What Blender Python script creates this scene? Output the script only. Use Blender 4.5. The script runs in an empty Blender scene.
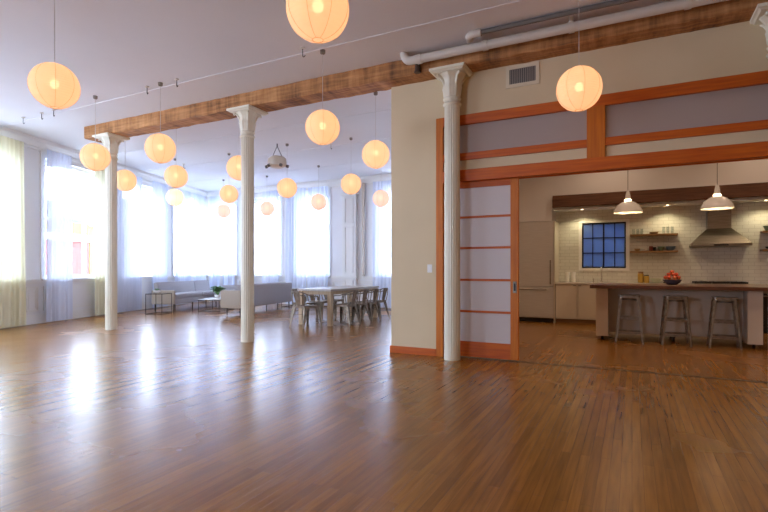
import bpy, bmesh, math, random
from mathutils import Matrix, Vector
random.seed(7)
PI = math.pi
col = bpy.context.scene.collection
H = 4.10                       # ceiling height

# ------------------------------------------------------------------ materials
MATS = {}
def mat(name, color=(.8,.8,.8), rough=.5, metal=0.0, emit=None, estr=0.0, spec=.5, coat=0.0):
    if name in MATS: return MATS[name]
    m = bpy.data.materials.new(name); m.use_nodes = True
    b = m.node_tree.nodes['Principled BSDF']
    b.inputs['Base Color'].default_value = (*color, 1)
    b.inputs['Roughness'].default_value = rough
    b.inputs['Metallic'].default_value = metal
    b.inputs['Specular IOR Level'].default_value = spec
    b.inputs['Coat Weight'].default_value = coat
    if emit:
        b.inputs['Emission Color'].default_value = (*emit, 1)
        b.inputs['Emission Strength'].default_value = estr
    MATS[name] = m
    return m

def nd(m, t, **kw):
    n = m.node_tree.nodes.new(t)
    for k, v in kw.items():
        if hasattr(n, k): setattr(n, k, v)
        else: n.inputs[k].default_value = v
    return n
def lk(m, a, b): m.node_tree.links.new(a, b)

def add_noise(m, c1, c2, scale=3, bump=0.0, bscale=None, stretch=(1,1,1), detail=6, lo=.35, hi=.65):
    b = m.node_tree.nodes['Principled BSDF']
    tc = nd(m, 'ShaderNodeTexCoord'); mp = nd(m, 'ShaderNodeMapping'); mp.inputs['Scale'].default_value = stretch
    lk(m, tc.outputs['Object'], mp.inputs['Vector'])
    n = nd(m, 'ShaderNodeTexNoise'); n.inputs['Scale'].default_value = scale; n.inputs['Detail'].default_value = detail
    lk(m, mp.outputs[0], n.inputs['Vector'])
    r = nd(m, 'ShaderNodeValToRGB')
    r.color_ramp.elements[0].position = lo; r.color_ramp.elements[0].color = (*c1, 1)
    r.color_ramp.elements[1].position = hi; r.color_ramp.elements[1].color = (*c2, 1)
    lk(m, n.outputs['Fac'], r.inputs['Fac']); lk(m, r.outputs[0], b.inputs['Base Color'])
    if bump:
        n2 = nd(m, 'ShaderNodeTexNoise'); n2.inputs['Scale'].default_value = bscale or scale*4; n2.inputs['Detail'].default_value = 8
        lk(m, mp.outputs[0], n2.inputs['Vector'])
        bp = nd(m, 'ShaderNodeBump'); bp.inputs['Strength'].default_value = bump; bp.inputs['Distance'].default_value = .02
        lk(m, n2.outputs['Fac'], bp.inputs['Height']); lk(m, bp.outputs[0], b.inputs['Normal'])
    return m

WALL   = add_noise(mat('white_plaster', rough=.7), (.79,.785,.785), (.82,.815,.815), 1.2, .06, 60)
CREAM  = add_noise(mat('cream_plaster', rough=.65), (.68,.545,.335), (.72,.58,.365), 1.0, .06, 60)
CEIL   = add_noise(mat('ceiling_paint', rough=.8), (.78,.775,.79), (.81,.805,.82), .8, .1, 30)
TRIM   = mat('white_trim_paint', (.80,.79,.76), .45)
COLM   = mat('column_paint', (.82,.77,.61), .42)
PIPEM  = mat('pipe_paint', (.66,.59,.50), .4)
DARKM  = mat('dark_metal', (.03,.028,.026), .45, .6)
STEEL  = add_noise(mat('brushed_steel', rough=.38, metal=1.0), (.24,.21,.165), (.31,.28,.23), 4, .02, 80, (1,1,14))
FSTEEL = add_noise(mat('satin_steel_door', rough=.42, metal=.55), (.62,.62,.60), (.68,.68,.66), 4, .02, 80, (1,1,14))
GALV   = add_noise(mat('galvanised_steel', rough=.34, metal=.9), (.22,.19,.155), (.34,.31,.27), 18)
CHAIRM = add_noise(mat('gunmetal_chair', rough=.42, metal=.7), (.17,.13,.09), (.29,.235,.18), 14)
GREYF  = add_noise(mat('grey_upholstery', rough=.9), (.36,.34,.35), (.41,.39,.40), 60, .25, 250)
TAUPEF = add_noise(mat('taupe_upholstery', rough=.9), (.42,.36,.29), (.48,.41,.33), 60, .25, 250)
WHITEG = mat('white_gloss', (.80,.79,.76), .25)
CABM   = mat('cabinet_paint', (.66,.60,.50), .35)
BULBM  = mat('bulb_glow', (1,.8,.5), .5, emit=(1,.66,.34), estr=6)
ENAM   = mat('white_enamel', (.72,.71,.69), .25)
BLACKG = mat('black_glass', (.012,.012,.014), .12)
LEAF   = add_noise(mat('leaf_green', rough=.5), (.05,.16,.04), (.14,.32,.08), 12)
COUNT  = add_noise(mat('stone_counter', rough=.2), (.60,.55,.48), (.70,.66,.60), 9)
TTOP   = add_noise(mat('table_top_wood', rough=.35), (.42,.37,.33), (.52,.47,.42), 5, stretch=(8,.6,1))
TLEG   = add_noise(mat('table_leg_wood', rough=.5), (.48,.34,.20), (.56,.42,.27), 5, stretch=(6,6,.6))

def wood(name, c1, c2, axis='X', rough=.35, scale=6, bump=.15, coat=0):
    m = mat(name, rough=rough, coat=coat)
    st = {'X':(.35,6,6),'Y':(6,.35,6),'Z':(6,6,.35)}[axis]
    return add_noise(m, c1, c2, scale, bump, scale*3, st, 8, .3, .7)
FIR_X = wood('orange_fir_horizontal', (.46,.072,.0), (.62,.13,.0), 'X', .5)
FIR_Z = wood('orange_fir_upright', (.48,.11,.0), (.64,.18,.002), 'Z', .5)
WALNUT = wood('dark_walnut', (.085,.03,.012), (.16,.06,.025), 'X', .35)
SHELFW = wood('shelf_oak', (.20,.10,.035), (.30,.16,.06), 'X', .4)
KBEAM  = wood('kitchen_beam_wood', (.085,.032,.012), (.17,.07,.03), 'X', .6, 5, .4)

def floor_mat():
    m = mat('strip_maple_floor', rough=.2, spec=.5)
    b = m.node_tree.nodes['Principled BSDF']
    tc = nd(m,'ShaderNodeTexCoord'); mp = nd(m,'ShaderNodeMapping'); mp.inputs['Rotation'].default_value = (0,0,PI/2)
    lk(m, tc.outputs['Object'], mp.inputs['Vector'])
    br = nd(m,'ShaderNodeTexBrick'); br.offset = .37; br.offset_frequency = 2
    br.inputs['Scale'].default_value = 1; br.inputs['Brick Width'].default_value = 1.15; br.inputs['Row Height'].default_value = .06
    br.inputs['Mortar Size'].default_value = .0011; br.inputs['Mortar Smooth'].default_value = .3; br.inputs['Bias'].default_value = 0
    br.inputs['Color1'].default_value = (.0,.0,.0,1); br.inputs['Color2'].default_value = (1,1,1,1); br.inputs['Mortar'].default_value = (.5,.5,.5,1)
    lk(m, mp.outputs[0], br.inputs['Vector'])
    ra = nd(m,'ShaderNodeValToRGB')
    e = ra.color_ramp.elements
    e[0].position = 0; e[0].color = (.24,.100,.013,1); e[1].position = 1; e[1].color = (.34,.152,.024,1)
    lk(m, br.outputs['Color'], ra.inputs['Fac'])
    mp2 = nd(m,'ShaderNodeMapping'); mp2.inputs['Scale'].default_value = (26,1.3,1); lk(m, tc.outputs['Object'], mp2.inputs['Vector'])
    n = nd(m,'ShaderNodeTexNoise'); n.inputs['Scale'].default_value = 1.6; n.inputs['Detail'].default_value = 8; lk(m, mp2.outputs[0], n.inputs['Vector'])
    mx = nd(m,'ShaderNodeMix', data_type='RGBA', blend_type='MULTIPLY'); mx.inputs[0].default_value = .75
    r2 = nd(m,'ShaderNodeValToRGB'); r2.color_ramp.elements[0].position=.3; r2.color_ramp.elements[0].color=(.64,.57,.48,1); r2.color_ramp.elements[1].position=.62; r2.color_ramp.elements[1].color=(1.1,1.08,1.05,1)
    lk(m, n.outputs['Fac'], r2.inputs['Fac']); lk(m, ra.outputs[0], mx.inputs[6]); lk(m, r2.outputs[0], mx.inputs[7])
    mx2 = nd(m,'ShaderNodeMix', data_type='RGBA', blend_type='MIX'); lk(m, br.outputs['Fac'], mx2.inputs[0])
    lk(m, mx.outputs[2], mx2.inputs[6]); mx2.inputs[7].default_value = (.15,.06,.012,1)
    # broad worn patches
    n3 = nd(m,'ShaderNodeTexNoise'); n3.inputs['Scale'].default_value = .7; n3.inputs['Detail'].default_value = 4; lk(m, tc.outputs['Object'], n3.inputs['Vector'])
    r3 = nd(m,'ShaderNodeMapRange'); r3.inputs[1].default_value=.35; r3.inputs[2].default_value=.7; r3.inputs[3].default_value=.22; r3.inputs[4].default_value=.30
    lk(m, n3.outputs['Fac'], r3.inputs[0]); lk(m, r3.outputs[0], b.inputs['Roughness'])
    lk(m, mx2.outputs[2], b.inputs['Base Color'])
    # cupped boards + waviness
    w = nd(m,'ShaderNodeTexWave', wave_type='BANDS', bands_direction='X', wave_profile='SIN'); w.inputs['Scale'].default_value = 1/.06/ (2*PI) * PI*.637
    lk(m, tc.outputs['Object'], w.inputs['Vector'])
    mp4 = nd(m,'ShaderNodeMapping'); mp4.inputs['Scale'].default_value = (5,1.6,1); lk(m, tc.outputs['Object'], mp4.inputs['Vector'])
    n4 = nd(m,'ShaderNodeTexNoise'); n4.inputs['Scale'].default_value = 2.2; n4.inputs['Detail'].default_value = 3; lk(m, mp4.outputs[0], n4.inputs['Vector'])
    ad = nd(m,'ShaderNodeMath', operation='MULTIPLY_ADD'); lk(m, n4.outputs['Fac'], ad.inputs[0]); ad.inputs[1].default_value = 1.0; bc = nd(m,'ShaderNodeMath', operation='MULTIPLY'); lk(m, br.outputs['Color'], bc.inputs[0]); bc.inputs[1].default_value=.25; lk(m, bc.outputs[0], ad.inputs[2])
    b1 = nd(m,'ShaderNodeBump'); b1.inputs['Strength'].default_value = .30; b1.inputs['Distance'].default_value = .004; lk(m, ad.outputs[0], b1.inputs['Height'])
    b2 = nd(m,'ShaderNodeBump', invert=True); b2.inputs['Strength'].default_value = .25; b2.inputs['Distance'].default_value = .003
    lk(m, br.outputs['Fac'], b2.inputs['Height']); lk(m, b1.outputs[0], b2.inputs['Normal']); lk(m, b2.outputs[0], b.inputs['Normal'])
    return m
FLOORM = floor_mat()

def beam_mat():
    m = mat('rough_sawn_timber', rough=.75)
    b = m.node_tree.nodes['Principled BSDF']
    tc = nd(m,'ShaderNodeTexCoord')
    mp = nd(m,'ShaderNodeMapping'); mp.inputs['Scale'].default_value = (3.0,.6,.35); lk(m, tc.outputs['Object'], mp.inputs['Vector'])
    n = nd(m,'ShaderNodeTexNoise'); n.inputs['Scale'].default_value = 1.3; n.inputs['Detail'].default_value = 5; n.inputs['Roughness'].default_value=.7; lk(m, mp.outputs[0], n.inputs['Vector'])
    mp2 = nd(m,'ShaderNodeMapping'); mp2.inputs['Scale'].default_value = (.6,9,9); lk(m, tc.outputs['Object'], mp2.inputs['Vector'])
    n2 = nd(m,'ShaderNodeTexNoise'); n2.inputs['Scale'].default_value = 3; n2.inputs['Detail'].default_value = 7; lk(m, mp2.outputs[0], n2.inputs['Vector'])
    ad = nd(m,'ShaderNodeMix', data_type='FLOAT'); ad.inputs[0].default_value=.33; lk(m, n.outputs['Fac'], ad.inputs[2]); lk(m, n2.outputs['Fac'], ad.inputs[3])
    r = nd(m,'ShaderNodeValToRGB'); e = r.color_ramp.elements
    e[0].position=.36; e[0].color=(.12,.05,.015,1); e[1].position=.66; e[1].color=(.66,.34,.13,1)
    k = r.color_ramp.elements.new(.5); k.color=(.42,.18,.055,1)
    lk(m, ad.outputs[0], r.inputs['Fac']); lk(m, r.outputs[0], b.inputs['Base Color'])
    bp = nd(m,'ShaderNodeBump'); bp.inputs['Strength'].default_value=.7; bp.inputs['Distance'].default_value=.02; lk(m, ad.outputs[0], bp.inputs['Height']); lk(m, bp.outputs[0], b.inputs['Normal'])
    return m
BEAMM = beam_mat()

def brick_mat(name, c1, c2, mortar, bw=.2, rh=.07, ms=.006, rough=.8, bump=.4, swap=True):
    m = mat(name, rough=rough)
    b = m.node_tree.nodes['Principled BSDF']
    tc = nd(m,'ShaderNodeTexCoord'); sp = nd(m,'ShaderNodeSeparateXYZ'); cb = nd(m,'ShaderNodeCombineXYZ')
    lk(m, tc.outputs['Object'], sp.inputs[0]); lk(m, sp.outputs[0], cb.inputs[0]); lk(m, sp.outputs[2], cb.inputs[1])
    br = nd(m,'ShaderNodeTexBrick'); br.inputs['Scale'].default_value=1; br.inputs['Brick Width'].default_value=bw; br.inputs['Row Height'].default_value=rh; br.inputs['Mortar Size'].default_value=ms
    br.inputs['Color1'].default_value=(*c1,1); br.inputs['Color2'].default_value=(*c2,1); br.inputs['Mortar'].default_value=(*mortar,1)
    lk(m, cb.outputs[0], br.inputs['Vector']); lk(m, br.outputs['Color'], b.inputs['Base Color'])
    bp = nd(m,'ShaderNodeBump', invert=True); bp.inputs['Strength'].default_value=bump; bp.inputs['Distance'].default_value=.004
    lk(m, br.outputs['Fac'], bp.inputs['Height']); lk(m, bp.outputs[0], b.inputs['Normal'])
    return m
TILE  = brick_mat('white_subway_tile', (.66,.64,.58), (.70,.68,.62), (.50,.47,.42), .20,.075,.004,.16,.5)
BRICKR= brick_mat('red_brick', (.15,.030,.02), (.19,.042,.03), (.12,.06,.05), .25,.08,.01)
STUCY = mat('yellow_stucco', (.24,.17,.055), .9)
STUCC = mat('pale_stucco', (.22,.21,.20), .9)
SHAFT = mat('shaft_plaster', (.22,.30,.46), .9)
ASPH  = mat('pale_pavement', (.60,.61,.63), .9)

def sheer(name, c, tr=.42):
    m = bpy.data.materials.new(name); m.use_nodes = True; nt = m.node_tree; nt.nodes.clear()
    o = nt.nodes.new('ShaderNodeOutputMaterial'); t = nt.nodes.new('ShaderNodeBsdfTransparent'); tl = nt.nodes.new('ShaderNodeBsdfTranslucent'); df = nt.nodes.new('ShaderNodeBsdfDiffuse')
    tl.inputs[0].default_value=(*c,1); df.inputs[0].default_value=(*c,1); t.inputs[0].default_value=(1,1,1,1)
    a = nt.nodes.new('ShaderNodeMixShader'); a.inputs[0].default_value=.84; nt.links.new(tl.outputs[0],a.inputs[1]); nt.links.new(df.outputs[0],a.inputs[2])
    b = nt.nodes.new('ShaderNodeMixShader'); b.inputs[0].default_value=1-tr; nt.links.new(t.outputs[0],b.inputs[1]); nt.links.new(a.outputs[0],b.inputs[2]); nt.links.new(b.outputs[0],o.inputs[0])
    return m
SHEER  = sheer('sheer_white_voile', (.80,.86,1.0), .10)
SHEERY = sheer('sheer_glow_tint_voile', (.94,.92,.66), .10)  # yellow glow at the window put into the cloth colour

def glass(name, tint=(1,1,1), gl=.06, rough=.02):
    m = bpy.data.materials.new(name); m.use_nodes = True; nt = m.node_tree; nt.nodes.clear()
    o = nt.nodes.new('ShaderNodeOutputMaterial'); t = nt.nodes.new('ShaderNodeBsdfTransparent'); g = nt.nodes.new('ShaderNodeBsdfGlossy'); lw = nt.nodes.new('ShaderNodeLayerWeight'); pw = nt.nodes.new('ShaderNodeMath'); pw.operation='POWER'; pw.inputs[1].default_value=5; f = nt.nodes.new('ShaderNodeMapRange')
    nt.links.new(lw.outputs['Facing'],pw.inputs[0]); nt.links.new(pw.outputs[0],f.inputs[0]); f.inputs[3].default_value=.03; f.inputs[4].default_value=.5; t.inputs[0].default_value=(*tint,1); g.inputs['Roughness'].default_value=rough
    b = nt.nodes.new('ShaderNodeMixShader'); nt.links.new(f.outputs[0],b.inputs[0]); nt.links.new(t.outputs[0],b.inputs[1]); nt.links.new(g.outputs[0],b.inputs[2]); nt.links.new(b.outputs[0],o.inputs[0])
    return m
GLASS = glass('clear_glass')
CLEARG = glass('thin_drinking_glass', (.9,.93,.93))
def frosted(name, c, tr, rough=.35):
    m = bpy.data.materials.new(name); m.use_nodes = True; nt = m.node_tree; nt.nodes.clear()
    o = nt.nodes.new('ShaderNodeOutputMaterial'); tl = nt.nodes.new('ShaderNodeBsdfTranslucent'); p = nt.nodes.new('ShaderNodeBsdfPrincipled')
    tl.inputs[0].default_value=(*c,1); p.inputs['Base Color'].default_value=(*c,1); p.inputs['Roughness'].default_value=rough
    b = nt.nodes.new('ShaderNodeMixShader'); b.inputs[0].default_value=tr
    nt.links.new(p.outputs[0],b.inputs[1]); nt.links.new(tl.outputs[0],b.inputs[2]); nt.links.new(b.outputs[0],o.inputs[0])
    return m
FROST  = frosted('frosted_door_glass', (.80,.76,.76), .3)
FROSTT = frosted('frosted_transom_glass', (.56,.48,.44), .35)
FROSTB = frosted('frosted_blue_glass', (.55,.66,.80), .9, .3)

def paper(name, c, s, tc_):
    m = bpy.data.materials.new(name); m.use_nodes = True; nt = m.node_tree; nt.nodes.clear()
    o = nt.nodes.new('ShaderNodeOutputMaterial'); e = nt.nodes.new('ShaderNodeEmission'); tl = nt.nodes.new('ShaderNodeBsdfTranslucent'); df = nt.nodes.new('ShaderNodeBsdfDiffuse'); tr = nt.nodes.new('ShaderNodeBsdfTransparent')
    e.inputs[0].default_value=(*c,1); e.inputs[1].default_value=s; tl.inputs[0].default_value=(*tc_,1); df.inputs[0].default_value=(*tc_,1)
    a = nt.nodes.new('ShaderNodeMixShader'); a.inputs[0].default_value=.5; nt.links.new(tl.outputs[0],a.inputs[1]); nt.links.new(df.outputs[0],a.inputs[2])
    k = nt.nodes.new('ShaderNodeMixShader'); k.inputs[0].default_value=.03; nt.links.new(a.outputs[0],k.inputs[1]); nt.links.new(tr.outputs[0],k.inputs[2])
    d = nt.nodes.new('ShaderNodeAddShader'); nt.links.new(k.outputs[0],d.inputs[0]); nt.links.new(e.outputs[0],d.inputs[1]); nt.links.new(d.outputs[0],o.inputs[0])
    return m
PAPER = paper('lit_rice_paper', (1,.47,.24), .195, (.62,.50,.38))
PAPERW = paper('lit_white_paper', (1,.78,.46), .14, (.8,.76,.66))
PAPERP = paper('lit_pinkish_paper', (1,.52,.42), .18, (.62,.52,.48))
RIBM = mat('bamboo_rib', (.55,.33,.16), .7, emit=(1,.36,.10), estr=.09)

# ------------------------------------------------------------------ geometry helpers
def box(bm, x0,x1,y0,y1,z0,z1, M=None, bev=0.0):
    vs = [bm.verts.new(Vector((x,y,z)) if M is None else M @ Vector((x,y,z))) for z in (z0,z1) for y in (y0,y1) for x in (x0,x1)]
    fs = [(0,2,3,1),(4,5,7,6),(0,1,5,4),(2,6,7,3),(0,4,6,2),(1,3,7,5)]
    faces = [bm.faces.new([vs[i] for i in f]) for f in fs]
    if bev:
        edges = list({e for f in faces for e in f.edges})
        bmesh.ops.bevel(bm, geom=edges, offset=bev, segments=2, profile=.6, affect='EDGES', clamp_overlap=True)
    return bm
def tube(bm, pts, r, n=8, closed=False, cap=True):
    pts = [Vector(p) for p in pts]; rings = []
    rs = r if isinstance(r, (list, tuple)) else [r]*len(pts)
    N = len(pts); up0 = None
    for i, p in enumerate(pts):
        if closed: t = pts[(i+1)%N]-pts[i-1]
        elif i == 0: t = pts[1]-p
        elif i == N-1: t = p-pts[i-1]
        else: t = (pts[i+1]-p).normalized()+(p-pts[i-1]).normalized()
        t.normalize()
        if up0 is None:
            up0 = Vector((0,0,1)) if abs(t.z) < .9 else Vector((1,0,0))
        a = t.cross(up0)
        if a.length < 1e-4: a = t.cross(Vector((0,1,.1)))
        a.normalize(); b = a.cross(t).normalized(); up0 = b
        rings.append([bm.verts.new(p + (a*math.cos(2*PI*k/n)+b*math.sin(2*PI*k/n))*rs[i]) for k in range(n)])
    M_ = N if closed else N-1
    for i in range(M_):
        A, B = rings[i], rings[(i+1)%N]
        for k in range(n): bm.faces.new((A[k],A[(k+1)%n],B[(k+1)%n],B[k]))
    if cap and not closed:
        bm.faces.new(rings[0][::-1]); bm.faces.new(rings[-1])
    return bm
def lathe(bm, prof, seg=24, c=(0,0,0), mod=None, cap=True):
    rings = []
    for (r,z) in prof:
        rings.append([bm.verts.new((c[0]+r*(mod(k/seg*2*PI, z) if mod else 1)*math.cos(k/seg*2*PI), c[1]+r*(mod(k/seg*2*PI, z) if mod else 1)*math.sin(k/seg*2*PI), c[2]+z)) for k in range(seg)])
    for A,B in zip(rings, rings[1:]):
        for k in range(seg): bm.faces.new((A[k],A[(k+1)%seg],B[(k+1)%seg],B[k]))
    if cap:
        if prof[0][0] > 1e-5: bm.faces.new(rings[0][::-1])
        if prof[-1][0] > 1e-5: bm.faces.new(rings[-1])
    return bm
def prism(bm, poly, y0, y1, M=None):          # polygon in XZ extruded along Y
    T = (lambda v: v) if M is None else (lambda v: M @ v)
    A = [bm.verts.new(T(Vector((x,y0,z)))) for x,z in poly]; B = [bm.verts.new(T(Vector((x,y1,z)))) for x,z in poly]
    n = len(poly)
    bm.faces.new(A); bm.faces.new(B[::-1])
    for i in range(n): bm.faces.new((A[i],B[i],B[(i+1)%n],A[(i+1)%n]))
    return bm
def blob(bm, c, r, sx=1, sy=1, sz=1, seg=14, rings=8):
    n = []
    for i in range(rings+1):
        a = PI*i/rings
        n.append((max(math.sin(a)*r,1e-4), -math.cos(a)*r*sz))
    b2 = bmesh.new(); lathe(b2, n, seg, cap=True)
    vm = {v: bm.verts.new((c[0]+v.co.x*sx, c[1]+v.co.y*sy, c[2]+v.co.z)) for v in b2.verts}
    for f in b2.faces: bm.faces.new([vm[v] for v in f.verts])
    b2.free(); return bm

def obj(name, bm, m, parent=None, smooth=False, label=None, bevel=0.0):
    bmesh.ops.recalc_face_normals(bm, faces=bm.faces)
    me = bpy.data.meshes.new(name); bm.to_mesh(me); bm.free()
    me.materials.append(m)
    if smooth:
        for p in me.polygons: p.use_smooth = True
        try: me.set_sharp_from_angle(angle=math.radians(40))
        except Exception: pass
    o = bpy.data.objects.new(name, me); col.objects.link(o)
    if parent: o.parent = parent
    if label: o['label'] = label
    if bevel:
        md = o.modifiers.new('bevel','BEVEL'); md.width = bevel; md.segments = 2; md.limit_method = 'ANGLE'
    return o
def tag(o, label, cat, group=None, kind=None):
    o['label'] = label; o['category'] = cat
    if group: o['group'] = group
    if kind: o['kind'] = kind
    return o
def thing(name, label, cat, loc=(0,0,0), rz=0, group=None):
    o = bpy.data.objects.new(name, None); col.objects.link(o); o.location = loc; o.rotation_euler = (0,0,rz)
    o.empty_display_size = .1
    return tag(o, label, cat, group)
def struct(o, label=None):
    o['kind'] = 'structure'
    if label: o['label'] = label
    return o
def sroot(name, label, loc=(0,0,0), rz=0):
    o = bpy.data.objects.new(name, None); col.objects.link(o); o.location = loc; o.rotation_euler=(0,0,rz)
    return struct(o, label)
def copy_thing(root, loc, rz, label, group=None):
    r = root.copy(); col.objects.link(r); r.location = loc; r.rotation_euler = (0,0,rz); r['label'] = label
    if group: r['group'] = group
    for ch in list(root.children):
        c = ch.copy(); c.parent = r; col.objects.link(c)
        for g in list(ch.children):
            d = g.copy(); d.parent = c; col.objects.link(d)
    return r
NB = bmesh.new

# ------------------------------------------------------------------ setting
LP = Vector((-11.5, 5.4, 0)); LA = math.atan2(.9421, -.3354)   # left wall: a point on it and its direction
LD = Vector((-.3354,.9421,0)); LN = Vector((-.9421,-.3354,0))
def wall_strip(bm, t0, t1, y0, y1, z0, z1, holes):
    hs = sorted(holes); t = t0
    for (a,b,za,zb) in hs:
        if a > t: box(bm, t, a, y0, y1, z0, z1)
        if za > z0: box(bm, a, b, y0, y1, z0, za)
        if zb < z1: box(bm, a, b, y0, y1, zb, z1)
        t = b
    if t < t1: box(bm, t, t1, y0, y1, z0, z1)
WZ0, WZ1 = .98, 3.72
LW = [(-7.0,-4.95),(-4.30,-2.25),(-1.62,.42),(1.08,3.10),(3.72,5.77),(6.38,8.40)]
BW = [(-14.12,-12.90),(-12.15,-10.84),(-10.12,-8.88),(-7.04,-5.80)]

def slab(bm, z0, z1, o, notch=False):
    p = [LP+LD*-10.3+LN*o, Vector((5.7,-4.3,0)), Vector((5.7,13.5+o,0)), Vector((-14.53-o*1.0,13.5+o,0))]
    p[0].y = -4.3
    if notch: p[2:3] = [Vector((5.7,12.3,0)), Vector((-3.0,12.3,0)), Vector((-3.0,13.5+o,0))]
    A = [bm.verts.new((v.x,v.y,z0)) for v in p]; B = [bm.verts.new((v.x,v.y,z1)) for v in p]
    bm.faces.new(A); bm.faces.new(B[::-1])
    for i in range(len(A)): bm.faces.new((A[i],B[i],B[(i+1)%len(A)],A[(i+1)%len(A)]))
bm = NB(); slab(bm, -.12, 0, .1); struct(obj('floor', bm, FLOORM), 'glossy reddish brown strip wood floor')
bm = NB(); slab(bm, H, H+.2, .34, True); struct(obj('ceiling', bm, CEIL), 'high painted ceiling')
bm = NB(); wall_strip(bm, -10.2, 8.98, 0, .35, 0, H, [(a,b,WZ0,WZ1) for a,b in LW])
o = obj('wall_left', bm, WALL); o.location = LP; o.rotation_euler = (0,0,LA); struct(o, 'white wall with tall sash windows on the left')
bm = NB(); wall_strip(bm, -14.36, -3.05, 0, .35, 0, H, [(a,b,WZ0,WZ1) for a,b in BW])
o = obj('wall_back', bm, WALL); o.location = (0,13.5,0); struct(o, 'white far wall with tall windows')
RW_FILL = [(4.9,6.9)]  # unseen window opening, added behind the camera to let in fill daylight
bm = NB(); wall_strip(bm, -5.7, 8.15, 0, .30, 0, H, [(a,b,WZ0,WZ1) for a,b in RW_FILL])
o = obj('wall_rear', bm, CREAM); o.location = (0,-4,0); o.rotation_euler = (0,0,PI); struct(o)
bm = NB(); box(bm, 5.5, 5.7, -4.0, 13.5, 0, H); struct(obj('wall_right', bm, CREAM))
# partition with its wide opening
bm = NB()
box(bm, -3.13, -2.43, 6.42, 6.56, 0, 3.86); box(bm, 3.3, 5.5, 6.42, 6.56, 0, 3.86); box(bm, -2.43, 3.3, 6.42, 6.56, 3.30, 3.86)
box(bm, -3.13, 5.5, 6.50, 6.56, 3.86, H)
struct(obj('wall_partition', bm, CREAM), 'cream partition wall between living room and kitchen')
bm = NB(); box(bm, -3.13, -3.0, 6.56, 13.5, 0, H); struct(obj('wall_side', bm, WALL), 'wall dividing kitchen from living room')
# kitchen back
KW = (-1.03, -.12, 1.23, 2.26)
bm = NB(); wall_strip(bm, -3.0, 5.5, 12.15, 12.3, 0, H, [KW])
struct(obj('wall_kitchen', bm, TILE), 'glossy white subway tiled kitchen wall')
bm = NB(); box(bm, -3.0, -1.60, 11.5, 12.15, 2.29, H); box(bm, -1.60, 5.5, 11.52, 12.15, 2.83, H); box(bm, -1.60, 5.5, 11.66, 12.15, 2.55, 2.83); box(bm, -3.0,-2.48, 11.5,12.15,0,2.29)
struct(obj('wall_soffit', bm, WALL), 'boxed soffit wall above the kitchen run')
# light shaft outside kitchen window
bm = NB(); box(bm, -2.2, 1.0, 13.3, 13.4, -2, 6.5); box(bm, -2.3,-2.2,12.3,13.4,-2,6.5); box(bm,1.0,1.1,12.3,13.4,-2,6.5); box(bm,-2.2,1.0,12.3,13.3,-2,-1.9)
struct(obj('wall_shaft', bm, SHAFT), 'shaded air shaft wall outside the kitchen window')
bm = NB()
box(bm, -2.43, 3.3, 6.49, 6.55, -.001, .004); struct(obj('trim_track', bm, mat('track_dark', (.06,.03,.012), .4)), 'dark sliding door track line in the floor')

# crown, wainscot rail, baseboards and panel mouldings
def crown(bm, t0, t1):
    prism_l = [(0,0),(-.03,0),(-.03,.05),(-.05,.06),(-.10,.14),(-.13,.17),(-.13,.25),(0,.25)]
    A = [bm.verts.new((t0, y, H-.25+z)) for y,z in prism_l]; B = [bm.verts.new((t1, y, H-.25+z)) for y,z in prism_l]
    n = len(A); bm.faces.new(A); bm.faces.new(B[::-1])
    for i in range(n): bm.faces.new((A[i],B[i],B[(i+1)%n],A[(i+1)%n]))
def rect_mould(bm, t0, t1, z0, z1, w=.035, d=.02):
    box(bm, t0, t1, -d, 0, z0, z0+w); box(bm, t0, t1, -d, 0, z1-w, z1); box(bm, t0, t0+w, -d, 0, z0+w, z1-w); box(bm, t1-w, t1, -d, 0, z0+w, z1-w)
def dress(side, t0, t1, wins, loc, rz):
    def put(name, bm, lab=None):
        o = obj(name, bm, TRIM); o.location = loc; o.rotation_euler = (0,0,rz); struct(o, lab); return o
    bm = NB(); crown(bm, t0, t1); put('trim_crown_'+side, bm, 'white crown moulding')
    bm = NB(); box(bm, t0, t1, -.035, 0, 0, .20); box(bm, t0, t1, -.045, 0, 0, .04); put('baseboard_'+side, bm, 'white baseboard')
    bm = NB(); box(bm, t0, t1, -.05, 0, .93, .98); box(bm, t0, t1, -.03, 0, .88, .93); 
    cuts = []
    for a,b in wins: cuts += [(a-.1, b+.1)]
    seg = []; t = t0
    for a,b in cuts:
        if a > t+.12: seg.append((t,a))
        seg.append((a,b)); t = b
    if t < t1-.12: seg.append((t,t1))
    for a,b in seg:
        if b-a < .25: continue
        rect_mould(bm, a+.07, b-.07, .27, .82); rect_mould(bm, a+.13, b-.13, .33, .76, .015, .01)
    put('trim_wainscot_'+side, bm, 'white panelled wainscot')
dress('left', -10.1, 8.58, LW, LP, LA)
dress('back', -14.36, -3.13, BW, (0,13.5,0), 0)

# panelled pilaster on the far wall
bm = NB(); box(bm, -8.26,-7.76, 13.36,13.5, 0, H-.25); box(bm, -8.30,-7.72,13.33,13.5,0,.22); box(bm,-8.30,-7.72,13.33,13.5,.92,.99); box(bm,-8.30,-7.72,13.33,13.5,3.55,3.62)
for (a,b) in ((1.08,2.55),(2.65,3.46),(.3,.84)):
    for (x0,x1,z0,z1) in ((-8.17,-8.14,a,b),(-7.88,-7.85,a,b),(-8.17,-7.85,a,a+.03),(-8.17,-7.85,b-.03,b)): box(bm, x0,x1,13.34,13.36,z0,z1)
struct(obj('trim_pilaster', bm, TRIM), 'panelled white pilaster on the far wall')
bm = NB(); tube(bm, [(-7.52,13.42,0.98),(-7.52,13.42,H-.2)], .05, 12)
struct(obj('trim_riser', bm, PIPEM, smooth=True), 'slim painted riser beside the pilaster')

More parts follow.
